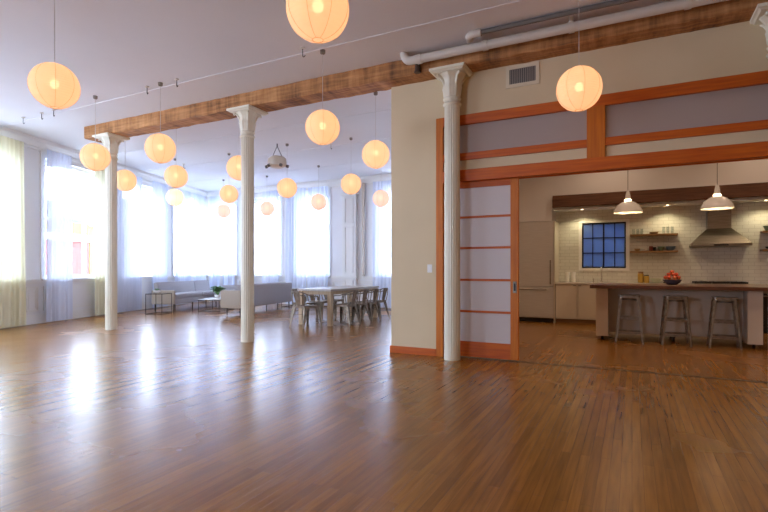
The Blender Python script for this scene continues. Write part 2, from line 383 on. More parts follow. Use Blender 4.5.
# windows
def window(i, a, b, loc, rz, mull=None, arch=.13):
    r = sroot('window_%d' % i, 'tall white painted sash window', loc, rz)
    w = .06; z0, z1 = WZ0, WZ1; zm = 2.40
    bm = NB(); box(bm, a, a+w, .10, .22, z0, z1); box(bm, b-w, b, .10, .22, z0, z1); box(bm, a+w, b-w, .10,.22, z0, z0+.09)
    n = 12; pts = [(a+w, z1)]; L = b-a-2*w
    pts = [(a+w, z1), (b-w, z1)] + [(b-w-L*k/n, z1-.06-arch*abs(1-2*k/n)**2.6) for k in range(n+1)]
    prism(bm, pts, .10, .22)
    box(bm, a+w, b-w, .12, .19, zm-.035, zm+.035)
    if mull: box(bm, mull-.035, mull+.035, .12, .19, z0+.09, z1-.07)
    obj('frame', bm, TRIM, r)
    bm = NB(); box(bm, a+w*.5, b-w*.5, .155, .161, z0+.04, z1-.03); obj('pane', bm, GLASS, r)
    bm = NB(); box(bm, a-.11, a, -.03, 0, z0-.06, z1+.11); box(bm, b, b+.11, -.03, 0, z0-.06, z1+.11); box(bm, a, b, -.03, 0, z1, z1+.11); box(bm,a-.14,b+.14,-.05,0,z1+.11,z1+.15)
    obj('casing', bm, TRIM, r)
    bm = NB(); box(bm, a-.13, b+.13, -.08, .10, z0-.03, z0+.005); obj('sill', bm, TRIM, r, bevel=.006)
    return r
k = 1
mulls = [None,None,None,2.50,4.87,None]
for (a,b),m_ in zip(LW, mulls): window(k, a, b, LP, LA, m_); k += 1
for (a,b) in BW: window(k, a, b, (0,13.5,0), 0, None); k += 1
for (a,b) in RW_FILL: window(k, a, b, (0,-4,0), PI, None); k += 1  # added rear window, there for its daylight
# kitchen window, black steel 4 x 3
r = sroot('window_%d' % k, 'black steel framed kitchen window with twelve frosted blue panes')
x0,x1,z0,z1 = KW
bm = NB()
for (a,b,c_,d_) in ((x0,x1,z0,z0+.03),(x0,x1,z1-.03,z1),(x0,x0+.03,z0,z1),(x1-.03,x1,z0,z1)): box(bm,a,b,12.17,12.22,c_,d_)
for q in range(1,4):
    xx = x0+(x1-x0)*q/4; ww = .016 if q==2 else .009; box(bm, xx-ww, xx+ww, 12.175,12.215, z0, z1)
for q in range(1,3):
    zz = z0+(z1-z0)*q/3; box(bm, x0, x1, 12.176,12.214, zz-.009, zz+.009)
obj('frame', bm, mat('black_steel_frame', (.01,.014,.022), .4), r)
bm = NB(); box(bm, x0+.01,x1-.01,12.192,12.198,z0+.01,z1-.01); obj('pane', bm, FROSTB, r)
bm = NB()
for (a,b,c_,d_) in ((x0-.07,x1+.07,z0-.06,z0),(x0-.07,x1+.07,z1,z1+.06),(x0-.07,x0,z0,z1),(x1,x1+.07,z0,z1)): box(bm,a,b,12.13,12.16,c_,d_)
obj('casing', bm, TRIM, r)

# baseboards of the partition
bm = NB(); box(bm, -3.145,-2.43, 6.395, 6.42, 0, .10); struct(obj('baseboard_partition', bm, FIR_X, bevel=.004), 'orange wood baseboard of the cream partition')
# opening frame of orange fir
r = sroot('trim_opening', 'orange fir frame around the wide kitchen opening')
XR = 3.2
for (a,b) in ((-2.43,-2.33),(XR,XR+.1)):
    bm = NB(); box(bm, a,b,6.40,6.575,0,3.30); obj('post', bm, FIR_Z, r, bevel=.004)
bm = NB(); box(bm, -2.33,XR,6.40,6.575,3.17,3.30); obj('top_rail', bm, FIR_X, r, bevel=.004)
bm = NB(); box(bm, -2.33,XR,6.395,6.48,2.40,2.555); box(bm, -2.33,XR,6.54,6.58,2.40,2.555); obj('header', bm, FIR_X, r, bevel=.004)
bm = NB(); box(bm, -.49,-.285,6.40,6.57,2.555,3.17); obj('mullion', bm, FIR_Z, r, bevel=.004)
for (a,b) in ((-2.33,-.49),(-.285,XR)):
    bm = NB(); box(bm, a,b,6.405,6.56,2.69,2.785); obj('middle_rail', bm, FIR_X, r, bevel=.004)
    bm = NB(); box(bm, a,b,6.45,6.458,2.785,3.17); obj('transom_pane', bm, FROSTT, r, label='frosted grey transom pane')
    bm = NB(); box(bm, a,b,6.44,6.46,2.555,2.69); obj('transom_panel', bm, CREAM, r, label='cream filler panel')

# sliding door
r = sroot('door_1', 'orange fir sliding door with five frosted panes'); X0,X1 = -2.32,-1.32
for (a,b) in ((X0,X0+.11),(X1-.105,X1)):
    bm = NB(); box(bm,a,b,6.49,6.535,.02,2.45); obj('stile', bm, FIR_Z, r, bevel=.003)
bm = NB(); box(bm,X0+.11,X1-.105,6.49,6.535,2.32,2.45); obj('top_rail', bm, FIR_X, r, bevel=.003)
bm = NB(); box(bm,X0+.11,X1-.105,6.49,6.535,.02,.225); obj('bottom_rail', bm, FIR_X, r, bevel=.003)
zs = [.225,.635,1.065,1.50,1.92,2.32]
for i in range(1,5):
    bm = NB(); box(bm,X0+.11,X1-.105,6.495,6.53,zs[i]-.015,zs[i]+.015); obj('muntin', bm, FIR_X, r)
for i in range(5):
    bm = NB(); box(bm,X0+.11,X1-.105,6.508,6.516,zs[i]+(.015 if i else 0),zs[i+1]-(.015 if i<4 else 0)); obj('pane', bm, FROST, r)
bm = NB(); box(bm,-1.39,-1.345,6.482,6.49,.90,1.05); h = obj('handle', bm, STEEL, r, bevel=.002)
bm = NB(); box(bm,-1.379,-1.356,6.479,6.483,.925,1.025); obj('recess', bm, DARKM, h)

# light switch
t = thing('light_switch', 'small white rocker light switch on the cream partition wall', 'switch', (-2.53,6.42,1.22))
bm = NB(); box(bm,-.035,.035,-.006,0,-.057,.057); obj('plate', bm, WHITEG, t, bevel=.002)
bm = NB(); box(bm,-.015,.015,-.010,-.006,-.03,.03); obj('rocker', bm, TRIM, t)
# vent grille
t = thing('vent_grille', 'grey metal air vent grille high on the cream wall beside the column', 'vent', (-1.255,6.42,3.56))
bm = NB()
for (a,b,c_,d_) in ((-.21,.21,0,.045),(-.21,.21,.235,.28),(-.21,-.165,.045,.235),(.165,.21,.045,.235)): box(bm,a,b,-.014,0,c_,d_)
obj('frame', bm, mat('vent_frame_paint',(.74,.64,.46),.5), t)
bm = NB(); box(bm,-.165,.165,-.003,0,.045,.235); obj('backing', bm, mat('vent_dark',(.10,.09,.08),.6), t)
VS = mat('vent_slat_metal',(.42,.38,.34),.5,.3)
for i in range(14):
    bm = NB(); x = -.155+i*.0235; box(bm,x,x+.008,-.013,-.003,.045,.235); obj('slat', bm, VS, t)

# ------------------------------------------------------------------ beam, columns, pipes
def rough_beam(name, x0, x1, y0, y1, z0, z1, m, n=120, amp=.008):
    bm = NB(); rings = []
    prof = [(y0,z0+.012),(y0+.012,z0),(y1-.012,z0),(y1,z0+.012),(y1,z1),(y0,z1)]
    for i in range(n+1):
        x = x0+(x1-x0)*i/n
        rings.append([bm.verts.new((x+(random.uniform(-.01,.01) if i in (0,n) else 0), y+random.uniform(-amp,amp), z+(random.uniform(-amp,amp) if z < z1 else 0))) for y,z in prof])
    for A,B in zip(rings, rings[1:]):
        for k in range(6): bm.faces.new((A[k],A[(k+1)%6],B[(k+1)%6],B[k]))
    bm.faces.new(rings[0]); bm.faces.new(rings[-1][::-1])
    return obj(name, bm, m)
tag(rough_beam('timber_beam', -9.93, 5.49, 6.14, 6.498, 3.862, H-.001, BEAMM), 'long rough sawn brown timber beam under the ceiling carried by white columns', 'beam')
tag(rough_beam('timber_beam', -1.58, 5.49, 11.40, 11.515, 2.575, 2.832, KBEAM, 60, .004), 'dark wooden beam across the kitchen above the tiled alcove', 'beam')

def flute(a, z):
    return 1 - .06*(abs(math.cos(a*10)))**1.0 
def make_column(label):
    t = thing('cast_iron_column', label, 'column', (0,0,0), 0, 'white fluted columns under the beam')
    bm = NB(); lathe(bm, [(.109,.0),(.109,.05),(.109,.08),(.108,.3),(.104,3.40)], 80, mod=lambda a,z: 1-.065*(.5+.5*math.cos(a*20)) if z>.06 else 1)
    obj('shaft', bm, COLM, t, smooth=True)
    bm = NB(); lathe(bm, [(.11,3.395),(.118,3.40),(.126,3.415),(.118,3.43),(.106,3.44),(.104,3.465),(.116,3.475),(.122,3.49),(.112,3.505)], 40)
    obj('necking', bm, COLM, t, smooth=True)
    def lm(a,z):
        return 1+.10*max(0,math.cos(a*8))*(1 if z<3.66 else .6) if z>3.51 else 1
    bm = NB(); lathe(bm, [(.108,3.505),(.112,3.54),(.118,3.60),(.126,3.635),(.120,3.65),(.118,3.69),(.124,3.73),(.140,3.765),(.168,3.795),(.18,3.81)], 96, mod=lm)
    for q in range(4):
        a = PI/4+q*PI/2; ca, sa = math.cos(a), math.sin(a)
        tube(bm, [(.10*ca,.10*sa,3.62),(.13*ca,.13*sa,3.71),(.17*ca,.17*sa,3.775),(.21*ca,.21*sa,3.79),(.22*ca,.22*sa,3.77),(.20*ca,.20*sa,3.762)], [.014,.018,.018,.016,.013,.008], 8)
    obj('capital', bm, COLM, t, smooth=True)
    bm = NB()
    v = [(-.20,3.775),(.20,3.775),(.235,3.815),(.235,3.858),(-.235,3.858),(-.235,3.815)]
    w = .235
    def ring(hw, z): return [bm.verts.new((sx*hw, sy*hw, z)) for sx,sy in ((-1,-1),(1,-1),(1,1),(-1,1))]
    R = [ring(.205,3.806), ring(.22,3.82), ring(.24,3.828), ring(.24,3.860)]
    for A,B in zip(R,R[1:]):
        for q in range(4): bm.faces.new((A[q],A[(q+1)%4],B[(q+1)%4],B[q]))
    bm.faces.new(R[0][::-1]); bm.faces.new(R[-1])
    obj('abacus', bm, COLM, t)
    return t
c0 = make_column('white fluted column farthest left, at the free end of the timber beam'); c0.location = (-9.30,6.285,0)
copy_thing(c0, (-5.74,6.285,0), 0, 'white fluted column standing free in front of the sofas, second from left')
copy_thing(c0, (-2.155,6.285,0), 0, 'white fluted column against the sliding door, carrying the beam near the vent')
copy_thing(c0, (1.36,6.285,0), 0, 'column at the right edge of the photo, only its capital corner showing')

def arc(c, a, b, r, n=6):   # quarter arc from direction a to direction b around centre c
    a, b, c = Vector(a), Vector(b), Vector(c)
    return [c + (a*math.cos(PI/2*i/n)+b*math.sin(PI/2*i/n))*r for i in range(n+1)]
t = thing('drain_pipe', 'thick white painted pipe with elbow running along the beam under the ceiling', 'pipe', (0,0,0))
bm = NB(); pts = [(-2.72,5.98,4.099)] + [tuple(p) for p in arc((-2.62,5.98,4.085),(-1,0,0),(0,0,-1),.10)] + [(5.4,5.98,3.985)]
tube(bm, pts, .056, 14); obj('pipe', bm, PIPEM, t, smooth=True)
for x in (-2.50,-1.62,-.62,.52,1.6):
    bm = NB(); tube(bm, [(x-.03,5.98,3.985),(x+.03,5.98,3.985)], .066, 14); obj('collar', bm, PIPEM, t, smooth=True)
for x in (-.62,.52,1.6):
    bm = NB(); tube(bm, [(x,5.98,4.04),(x,5.98,4.099)], .022, 8); obj('hanger', bm, PIPEM, t, smooth=True)
t = thing('ceiling_pipe', 'grey pipe close to the ceiling with white elbow just above the thick white pipe', 'pipe', (0,0,0))
bm = NB(); tube(bm, [(-1.72,5.79,4.063),(5.4,5.79,4.063)], .028, 10); obj('pipe', bm, mat('grey_pipe',(.16,.145,.135),.6), t, smooth=True)
bm = NB(); pts = [(-1.62,5.79,4.06)]+[tuple(p) for p in arc((-1.72,5.86,4.06),(0,-1,0),(-1,0,0),.07)]+[(-1.79,5.90,4.05)]
tube(bm, pts, .045, 12); obj('elbow', bm, PIPEM, t, smooth=True)
t = thing('pipe_stub', 'short dark pipe stub on the beam below the white pipe elbow', 'pipe', (-2.58,6.10,3.86))
bm = NB(); tube(bm, [(0,0,.01),(0,0,.14)], .036, 12); obj('stub', bm, mat('rusty_dark',(.07,.035,.02),.6), t, smooth=True)
bm = NB(); tube(bm, [(0,0,.0),(0,0,.02)], .046, 12); obj('flange', bm, mat('rusty_dark'), t, smooth=True)

# thin conduits on the ceiling
for yy, xa, lab in ((5.30,5.4,'thin white conduit on ceiling in front of the timber beam'),(7.87,-3.14,'thin conduit on ceiling just beyond the timber beam'),(9.62,-3.14,'thin conduit on ceiling above the dining table'),(11.45,-3.14,'thin conduit on ceiling nearest the far windows')):
    xw = -11.5-.356*(yy-5.4)+.02
    bm = NB(); tube(bm, [(xw+.1,yy,H-.033),(xa,yy,H-.033)], .006, 6)
    tag(obj('conduit', bm, CEIL, smooth=True), lab, 'conduit')
# ceiling hooks
def make_hook(label):
    t = thing('ceiling_hook', label, 'hook', (0,0,0), 0, 'small hooks along the ceiling conduits')
    bm = NB(); tube(bm, [(0,0,-.018),(0,0,-.11),(.012,0,-.125),(.035,0,-.125),(.045,0,-.11)], .006, 6); obj('hook', bm, DARKM, t, smooth=True)
    bm = NB(); box(bm,-.03,.03,-.02,.02,-.018,0); obj('plate', bm, PIPEM, t)
    return t
hooks = [(-10.34,5.22,'ceiling hook at the far left edge of the photo'),(-9.73,5.22,'ceiling hook below the big left lantern'),(-9.35,5.22,'ceiling hook just above the left end of the beam'),
 (-6.84,5.22,'ceiling hook left of the lantern between the two left columns'),(-6.17,5.22,'ceiling hook right of the cord of the lantern between the two left columns'),
 (-3.83,5.22,'ceiling hook under the lantern cut by the top edge'),(-7.2,7.79,'ceiling hook behind the beam left of the middle column'),(-5.35,7.79,'ceiling hook behind the beam right of the middle column'),
 (-11.0,9.54,'ceiling hook near the corner window lantern'),(-6.2,9.54,'ceiling hook right of the ceiling projector'),(-4.6,9.54,'ceiling hook near the partition beyond the beam')]
h0 = None
for x,y,lab in hooks:
    if h0 is None: h0 = make_hook(lab); h0.location = (x,y,H)
    else: copy_thing(h0, (x,y,H), random.uniform(-.6,.6), lab)

# ------------------------------------------------------------------ paper lanterns
LR = .225
def lantern_parts(t, pm):
    prof = []; N = 19; z0 = -.93
    import math as m_
    for i in range(N*4+1):
        u = i/(N*4); zz = -.985 + 1.97*u
        rr = m_.sqrt(max(0,1-zz*zz)); rip = 1-.012*abs(m_.cos(u*N*PI))
        prof.append((LR*rr*rip, LR*zz))
    bm = NB(); lathe(bm, prof, 36, cap=False); obj('paper_shade', bm, pm, t, smooth=False)
    for p in t.children[-1].data.polygons: p.use_smooth = True
    bm = NB()
    for q in range(8):
        a = q*PI/4+.2; tube(bm, [(LR*1.002*math.cos(e)*math.cos(a), LR*1.002*math.cos(e)*math.sin(a), LR*1.002*math.sin(e)) for e in [(-1.38+2.76*i/16) for i in range(17)]], .0018, 4)
    for s in (-1,1):
        e = s*1.397; tube(bm, [(LR*math.cos(e)*math.cos(a), LR*math.cos(e)*math.sin(a), LR*math.sin(e)) for a in [2*PI*i/20 for i in range(20)]], .003, 4, closed=True)
    obj('wire_ribs', bm, RIBM, t)
    bm = NB(); blob(bm, (0,0,.02), .042, 1,1,1.15, 16, 10); b = obj('bulb', bm, BULBM, t, smooth=True)
    bm = NB(); tube(bm, [(0,0,.06),(0,0,.13)], .017, 10); obj('socket', bm, WHITEG, t, smooth=True)
CORDM = mat('white_cord', (.62,.58,.54), .6)
lan = [
 (-5.25,2.94,0,'big lit paper lantern at upper left, nearest the left edge of the photo'),
 (-2.01,2.92,0,'largest lit paper lantern, cut off by the top edge of the photo'),
 (-7.99,5.12,0,'lit paper lantern in front of the leftmost column capital and beam end'),
 (-9.56,6.77,0,'smaller lit paper lantern just right of the leftmost column'),
 (-6.52,5.21,0,'lit paper lantern hanging below the beam midway between the two left columns'),
 (-8.22,6.94,0,'orange lit paper lantern directly above the whitest lantern'),
 (-10.68,8.98,1,'whitest paper lantern, tucked directly beneath an orange lantern'),
 (-6.49,6.88,0,'lit paper lantern half hidden behind the left side of the middle column'),
 (-8.98,9.17,0,'lit paper lantern left of the middle column, above the faint pink one'),
 (-11.79,11.8,2,'small faint pink paper lantern near the room corner, left of the middle column'),
 (-10.1,11.92,2,'small pinkish paper lantern just right of the middle column before a far window'),
 (-7.11,9.09,0,'lit paper lantern hanging below and right of the ceiling projector'),
 (-7.82,11.4,2,'small pinkish paper lantern before the far window above the dining table left end'),
 (-3.64,5.40,0,'big lit paper lantern below the beam between middle column and partition'),
 (-5.52,9.3,0,'lit paper lantern in front of the panelled pilaster on the far wall'),
 (-3.73,7.07,0,'big lit paper lantern beyond the beam beside the edge of the cream partition'),
 (-5.95,11.58,2,'small pale pink paper lantern by the partition edge before the rightmost far window'),
 (-.49,5.44,0,'glowing paper lantern in front of the orange kitchen opening frame')]
protos = {}
for x,y,v,lab in lan:
    z = 3.08; dz = H-z
    grp = 'round paper lanterns hanging from the ceiling'
    if v not in protos:
        t = thing('paper_lantern', lab, 'lantern', (x,y,z), random.uniform(0,1), grp)
        lantern_parts(t, [PAPER,PAPERW,PAPERP][v]); 
        bm = NB(); tube(bm, [(0,0,.12),(0,0,dz-.02)], .0035, 6); obj('cord', bm, CORDM, t)
        bm = NB(); lathe(bm, [(.02,dz-.055),(.034,dz-.045),(.036,dz-.002)], 14); obj('canopy', bm, GALV, t, smooth=True)
        protos[v] = t
    else:
        copy_thing(protos[v], (x,y,z), random.uniform(0,1), lab, grp)

# ceiling projector hung on chains
t = thing('ceiling_projector', 'cream projector hung by thin rods from the ceiling left of the dining table', 'projector', (-7.31,8.98,3.545), .35)
bm = NB(); lathe(bm, [(.001,-.0),(.12,.0),(.20,.04),(.21,.12),(.20,.21),(.14,.255),(.001,.26)], 20, mod=lambda a,z: 1+.06*math.cos(4*a)); obj('housing', bm, mat('projector_shell',(.62,.56,.46),.5), t, smooth=True)
DKG = mat('dark_grey_plastic',(.12,.11,.11),.5)
for s,dx in ((-1,-.23),(1,.22),(1,.12),(-1,-.11)):
    bm = NB(); yy = -.17 if abs(dx)<.2 else 0
    tube(bm, [(dx*.4,yy,.07),(dx,yy,.035)], .022, 8); obj('arm', bm, mat('projector_shell'), t, smooth=True)
    bm = NB(); tube(bm, [(dx,yy,.035),(dx*1.0+.05*s,yy,.02)], .036, 10); obj('lamp_head', bm, DKG, t, smooth=True)
for s in (-1,1):
    bm = NB(); tube(bm, [(.13*s,0,.22),(.0,0,.50)], .009, 6); obj('rod', bm, DKG, t)
bm = NB(); tube(bm, [(0,0,.49),(0,0,.554)], .016, 8); obj('ceiling_mount', bm, DKG, t)

# ------------------------------------------------------------------ curtains
def curtain(t0, t1, loc, rz, lab, m=SHEER, z1=3.90, nf=None, off=-.13, amp=.028, flare=0):
    w = t1-t0; nf = nf or max(3, int(w/.11)); nx = nf*8; nz = 10; ph = random.uniform(0,6); bm = NB(); rows = []
    r = thing('sheer_curtain', lab, 'curtain', loc, rz, 'sheer curtains at the tall windows')
    for j in range(nz+1):
        v = j/nz; z = .015+(z1-.015)*v; row = []
        for i in range(nx+1):
            u = i/nx; a = amp*(.7+.3*math.sin(3.1*u*PI+ph))*(1-.25*v)
            x = t0+w*(u+(u-.5)*flare*(1-v)) + .012*math.sin(2*PI*nf*u*.37+v*2.2+ph)
            y = off + a*math.sin(2*PI*nf*u+ph+.5*math.sin(v*3+u*5)) + .012*math.sin(7*u+v*2+ph)
            row.append(bm.verts.new((x,y,z)))
        rows.append(row)
    for A,B in zip(rows,rows[1:]):
        for i in range(nx): bm.faces.new((A[i],A[i+1],B[i+1],B[i]))
    obj('fabric', bm, m, r, smooth=True)
    for p in r.children[-1].data.polygons: p.use_smooth = True
    bm = NB(); tube(bm, [(t0-.03,off,z1+.012),(t1+.03,off,z1+.012)], .010, 8); obj('rod', bm, TRIM, r, smooth=True)
    return r
Lc = lambda a,b,lab,**k: curtain(a,b,LP,LA,lab,**k)
Bc = lambda a,b,lab,**k: curtain(a,b,(0,13.5,0),0,lab,**k)
Lc(-.25,.42,'sheer curtain tinted with yellow glow at the left edge of the photo', m=SHEERY, flare=.18)
Lc(1.00,1.72,'sheer curtain on left side of window with the red brick view', flare=.05)
Lc(2.50,3.12,'sheer curtain tinted with yellow glow just left of the leftmost column', m=SHEERY)
Lc(3.42,4.50,'sheer curtain just right of the leftmost column')
Lc(5.02,5.84,'sheer curtain at right side of window behind the side table')
Lc(6.28,7.28,'sheer curtain behind the grey sofa, left of the last left window')
Lc(7.42,8.30,'sheer curtain beside the room corner on the left wall')
Bc(-14.05,-13.55,'sheer curtain beside the room corner on the far wall')
Bc(-13.42,-12.85,'sheer curtain on right side of the far wall corner window')
Bc(-12.25,-11.95,'narrow sheer curtain just left of middle column on the far wall')
Bc(-11.52,-10.80,'sheer curtain just right of the middle column, behind the back-turned sofa')
Bc(-10.50,-9.66,'sheer curtain left of the far window centred behind the table end')
Bc(-9.60,-8.80,'sheer curtain on right half of far window above the dining table')
Bc(-7.14,-6.42,'sheer curtain at the partition edge on the far wall')

# ------------------------------------------------------------------ sofas
def cushion(bm, x0,x1,y0,y1,z0,z1,bev=.035): box(bm,x0,x1,y0,y1,z0,z1,bev=bev)
def legs4(t, x0,x1,y0,y1,zt,m=DARKM,mid=None):
    xs = [x0,x1] if mid is None else [x0,mid,x1]
    for x in xs:
        for y in (y0,y1):
            bm = NB(); tube(bm, [(x,y,0),(x,y,zt)], [.012,.019], 8); obj('leg', bm, m, t, smooth=True)
# sofa along the left wall; local x along the wall, y towards the wall
t = thing('sofa', 'grey sofa with seat facing the room, along the left windows', 'sofa', (-11.33,9.50,0), LA)
L=3.1; D=.68
bm = NB(); cushion(bm, .07,L,.0,D,.22,.37,.015); obj('base', bm, GREYF, t)
bm = NB(); cushion(bm, 0,.07,.0,D,.22,.61,.02); obj('side_panel', bm, TAUPEF, t, label='taupe end panel')
for a,b in ((.075,1.56),(1.57,L)):
    bm = NB(); cushion(bm, a,b,-.015,D-.15,.375,.50,.03); obj('seat_cushion', bm, GREYF, t, smooth=True)
M1 = Matrix.Translation((0,D-.14,.40)) @ Matrix.Rotation(-.16,4,'X')
for a,b in ((.08,2.08),(2.10,L-.02)):
    bm = NB(); box(bm, a,b,-.06,.07,.02,.43,M=M1,bev=.03); obj('back_cushion', bm, GREYF, t, smooth=True)
legs4(t, .08,L-.08,.06,D-.06,.225,mid=1.1)
# sofa with its back to the viewer
A2 = math.atan2(.985,-.17)
t = thing('sofa', 'grey sofa turned away with its back and taupe end visible, behind the middle column', 'sofa', (-8.92,9.49,0), A2)
L=2.82; D=.58
bm = NB(); cushion(bm, .0,.11,.0,D,.20,.655,.02); obj('arm', bm, TAUPEF, t, label='taupe upholstered end')
bm = NB(); cushion(bm, .11,L,.0,.12,.20,.785,.02); obj('backrest', bm, GREYF, t)
bm = NB(); cushion(bm, .11,L,.12,D,.20,.36,.01); obj('base', bm, GREYF, t)
for a,b in ((.12,1.53),(1.54,L-.12)):
    bm = NB(); cushion(bm, a,b,.13,D+.02,.365,.48,.03); obj('seat_cushion', bm, GREYF, t, smooth=True)
    bm = NB(); cushion(bm, a,b,.125,.25,.485,.80,.03); obj('back_cushion', bm, GREYF, t, smooth=True)
bm = NB(); cushion(bm, L-.12,L,.12,D,.36,.60,.02); obj('side_panel', bm, GREYF, t)
legs4(t, .10,L-.1,.06,D-.13,.205,mid=1.4)
# low armchair beyond the coffee table
t = thing('armchair', 'low grey armchair beyond the coffee table, mostly hidden by the plant', 'armchair', (-11.52,11.75,0), .25)
bm = NB(); cushion(bm,-.36,.36,-.3,.34,.18,.36,.015); obj('base', bm, GREYF, t)
bm = NB(); cushion(bm,-.27,.27,-.31,.2,.365,.47,.03); obj('seat_cushion', bm, GREYF, t, smooth=True)
bm = NB(); cushion(bm,-.36,.36,.2,.34,.36,.68,.03); obj('backrest', bm, GREYF, t, smooth=True)
for s in (-1,1):
    bm = NB(); cushion(bm,min(s*.28,s*.36),max(s*.28,s*.36),-.3,.2,.365,.56,.02); obj('arm', bm, GREYF, t)
legs4(t,-.3,.3,-.24,.28,.185)

# wire frame tables
def wire_table(name, label, cat, loc, rz, w, d, h, topm, grp=None):
    t = thing(name, label, cat, loc, rz, grp); r = .0065
    for sx in (-1,1):
        for sy in (-1,1):
            bm = NB(); box(bm, sx*w/2-r,sx*w/2+r,sy*d/2-r,sy*d/2+r,0,h-.012); obj('leg', bm, DARKM, t)
    bm = NB()
    for z0 in (0.0,h-.03):
        for s in (-1,1):
            box(bm,-w/2+r,w/2-r,s*d/2-r,s*d/2+r,z0,z0+2*r); box(bm,s*w/2-r,s*w/2+r,-d/2+r,d/2-r,z0,z0+2*r)
    obj('frame', bm, DARKM, t)
    bm = NB(); box(bm,-w/2-.008,w/2+.008,-d/2-.008,d/2+.008,h-.012,h+.006); obj('table_top', bm, topm, t)
    return t
wire_table('side_table','open wire cube side table at the near end of the window sofa','table',(-11.40,9.06,0),LA,.46,.46,.56,GLASS)
wire_table('coffee_table','low coffee table with thin black frame and pale top between the sofas','table',(-10.86,10.56,0),LA-PI/2,.62,.84,.34,WHITEG)
wire_table('side_table','thin wire side table behind the far end of the back-turned sofa','table',(-9.66,12.70,0),0,.55,.55,.56,WHITEG)
# potted plants
def plant(name, label, loc, r, h, n, pr, ph):
    t = thing(name, label, 'plant', loc)
    bm = NB(); lathe(bm,[(pr*.7,0),(pr,ph*.3),(pr,ph),(pr*.88,ph),(pr*.86,ph*.8),(.001,ph*.8)],18); obj('pot', bm, WHITEG, t, smooth=True)
    bm = NB()
    for i in range(n):
        a = random.uniform(0,2*PI); rr = r*random.uniform(.4,1); hh = h*random.uniform(.45,1); w = r*.13
        p0 = Vector((0,0,ph*.8)); p2 = Vector((rr*math.cos(a),rr*math.sin(a),ph+hh*(1.05-.5*rr/r))); p1 = Vector((rr*.4*math.cos(a),rr*.4*math.sin(a),ph+hh))
        s = Vector((-math.sin(a),math.cos(a),0)); prev=None
        for q in range(6):
            u=q/5; c = p0*(1-u)**2+p1*2*u*(1-u)+p2*u*u; ww = w*math.sin(PI*min(1,.12+u*.85))
            cur = (bm.verts.new(c-s*ww+Vector((0,0,ww*.3))),bm.verts.new(c-Vector((0,0,ww*.2))),bm.verts.new(c+s*ww+Vector((0,0,ww*.3))))
            if prev:
                bm.faces.new((prev[0],prev[1],cur[1],cur[0])); bm.faces.new((prev[1],prev[2],cur[2],cur[1]))
            prev=cur
    obj('foliage', bm, LEAF, t, smooth=True)
    return t
plant('potted_plant','leafy green potted plant standing on the coffee table',(-10.88,10.66,.346),.27,.32,110,.09,.10)
plant('potted_succulent','small succulent bowl standing on the wire cube side table',(-11.50,9.08,.566),.11,.06,40,.09,.06)

# ------------------------------------------------------------------ dining table + chairs
t = thing('dining_table','long dining table with pale grey top and square light wooden legs','table',(-6.09,9.79,0))
bm = NB(); box(bm,-.44,.44,-1.10,1.10,.735,.78,bev=.004); obj('table_top', bm, TTOP, t)
bm = NB(); box(bm,-.37,.37,-1.03,-1.0,.66,.735); box(bm,-.37,.37,1.0,1.03,.66,.735); box(bm,-.38,-.35,-1.0,1.0,.66,.735); box(bm,.35,.38,-1.0,1.0,.66,.735); obj('apron', bm, TLEG, t)
for sx in (-1,1):
    for sy in (-1,1):
        bm = NB(); x=sx*.375; y=sy*1.025; box(bm,x-.045,x+.045,y-.045,y+.045,0,.735,bev=.004); obj('leg', bm, TLEG, t)
def rsq(h, c=.05, n=4):    # rounded square outline
    P=[]
    for qx,qy,a0 in ((1,1,0),(-1,1,PI/2),(-1,-1,PI),(1,-1,1.5*PI)):
        for i in range(n+1):
            a=a0+PI/2*i/n; P.append((qx*(h-c)+c*math.cos(a), qy*(h-c)+c*math.sin(a)))
    return P
def plate(bm, P, z0, z1):
    A=[bm.verts.new((x,y,z0)) for x,y in P]; B=[bm.verts.new((x,y,z1)) for x,y in P]; n=len(P)
    bm.faces.new(A[::-1]); bm.faces.new(B)
    for i in range(n): bm.faces.new((A[i],A[(i+1)%n],B[(i+1)%n],B[i]))
def sheet_leg(bm, top, bot, wt, wb, sx, sy):   # folded-sheet L leg, wide at the seat and narrow at the foot
    T=Vector(top); B=Vector(bot); th=.006
    for ax in (0,1):
        d = Vector((-sx,0,0)) if ax==0 else Vector((0,-sy,0)); n_ = Vector((0,-sy,0)) if ax==0 else Vector((-sx,0,0))
        q=[T, T+d*wt, B+d*wb, B]
        a=[bm.verts.new(p) for p in q]; b=[bm.verts.new(p+n_*th) for p in q]
        bm.faces.new(a); bm.faces.new(b[::-1])
        for i in range(4): bm.faces.new((a[i],b[i],b[(i+1)%4],a[(i+1)%4]))
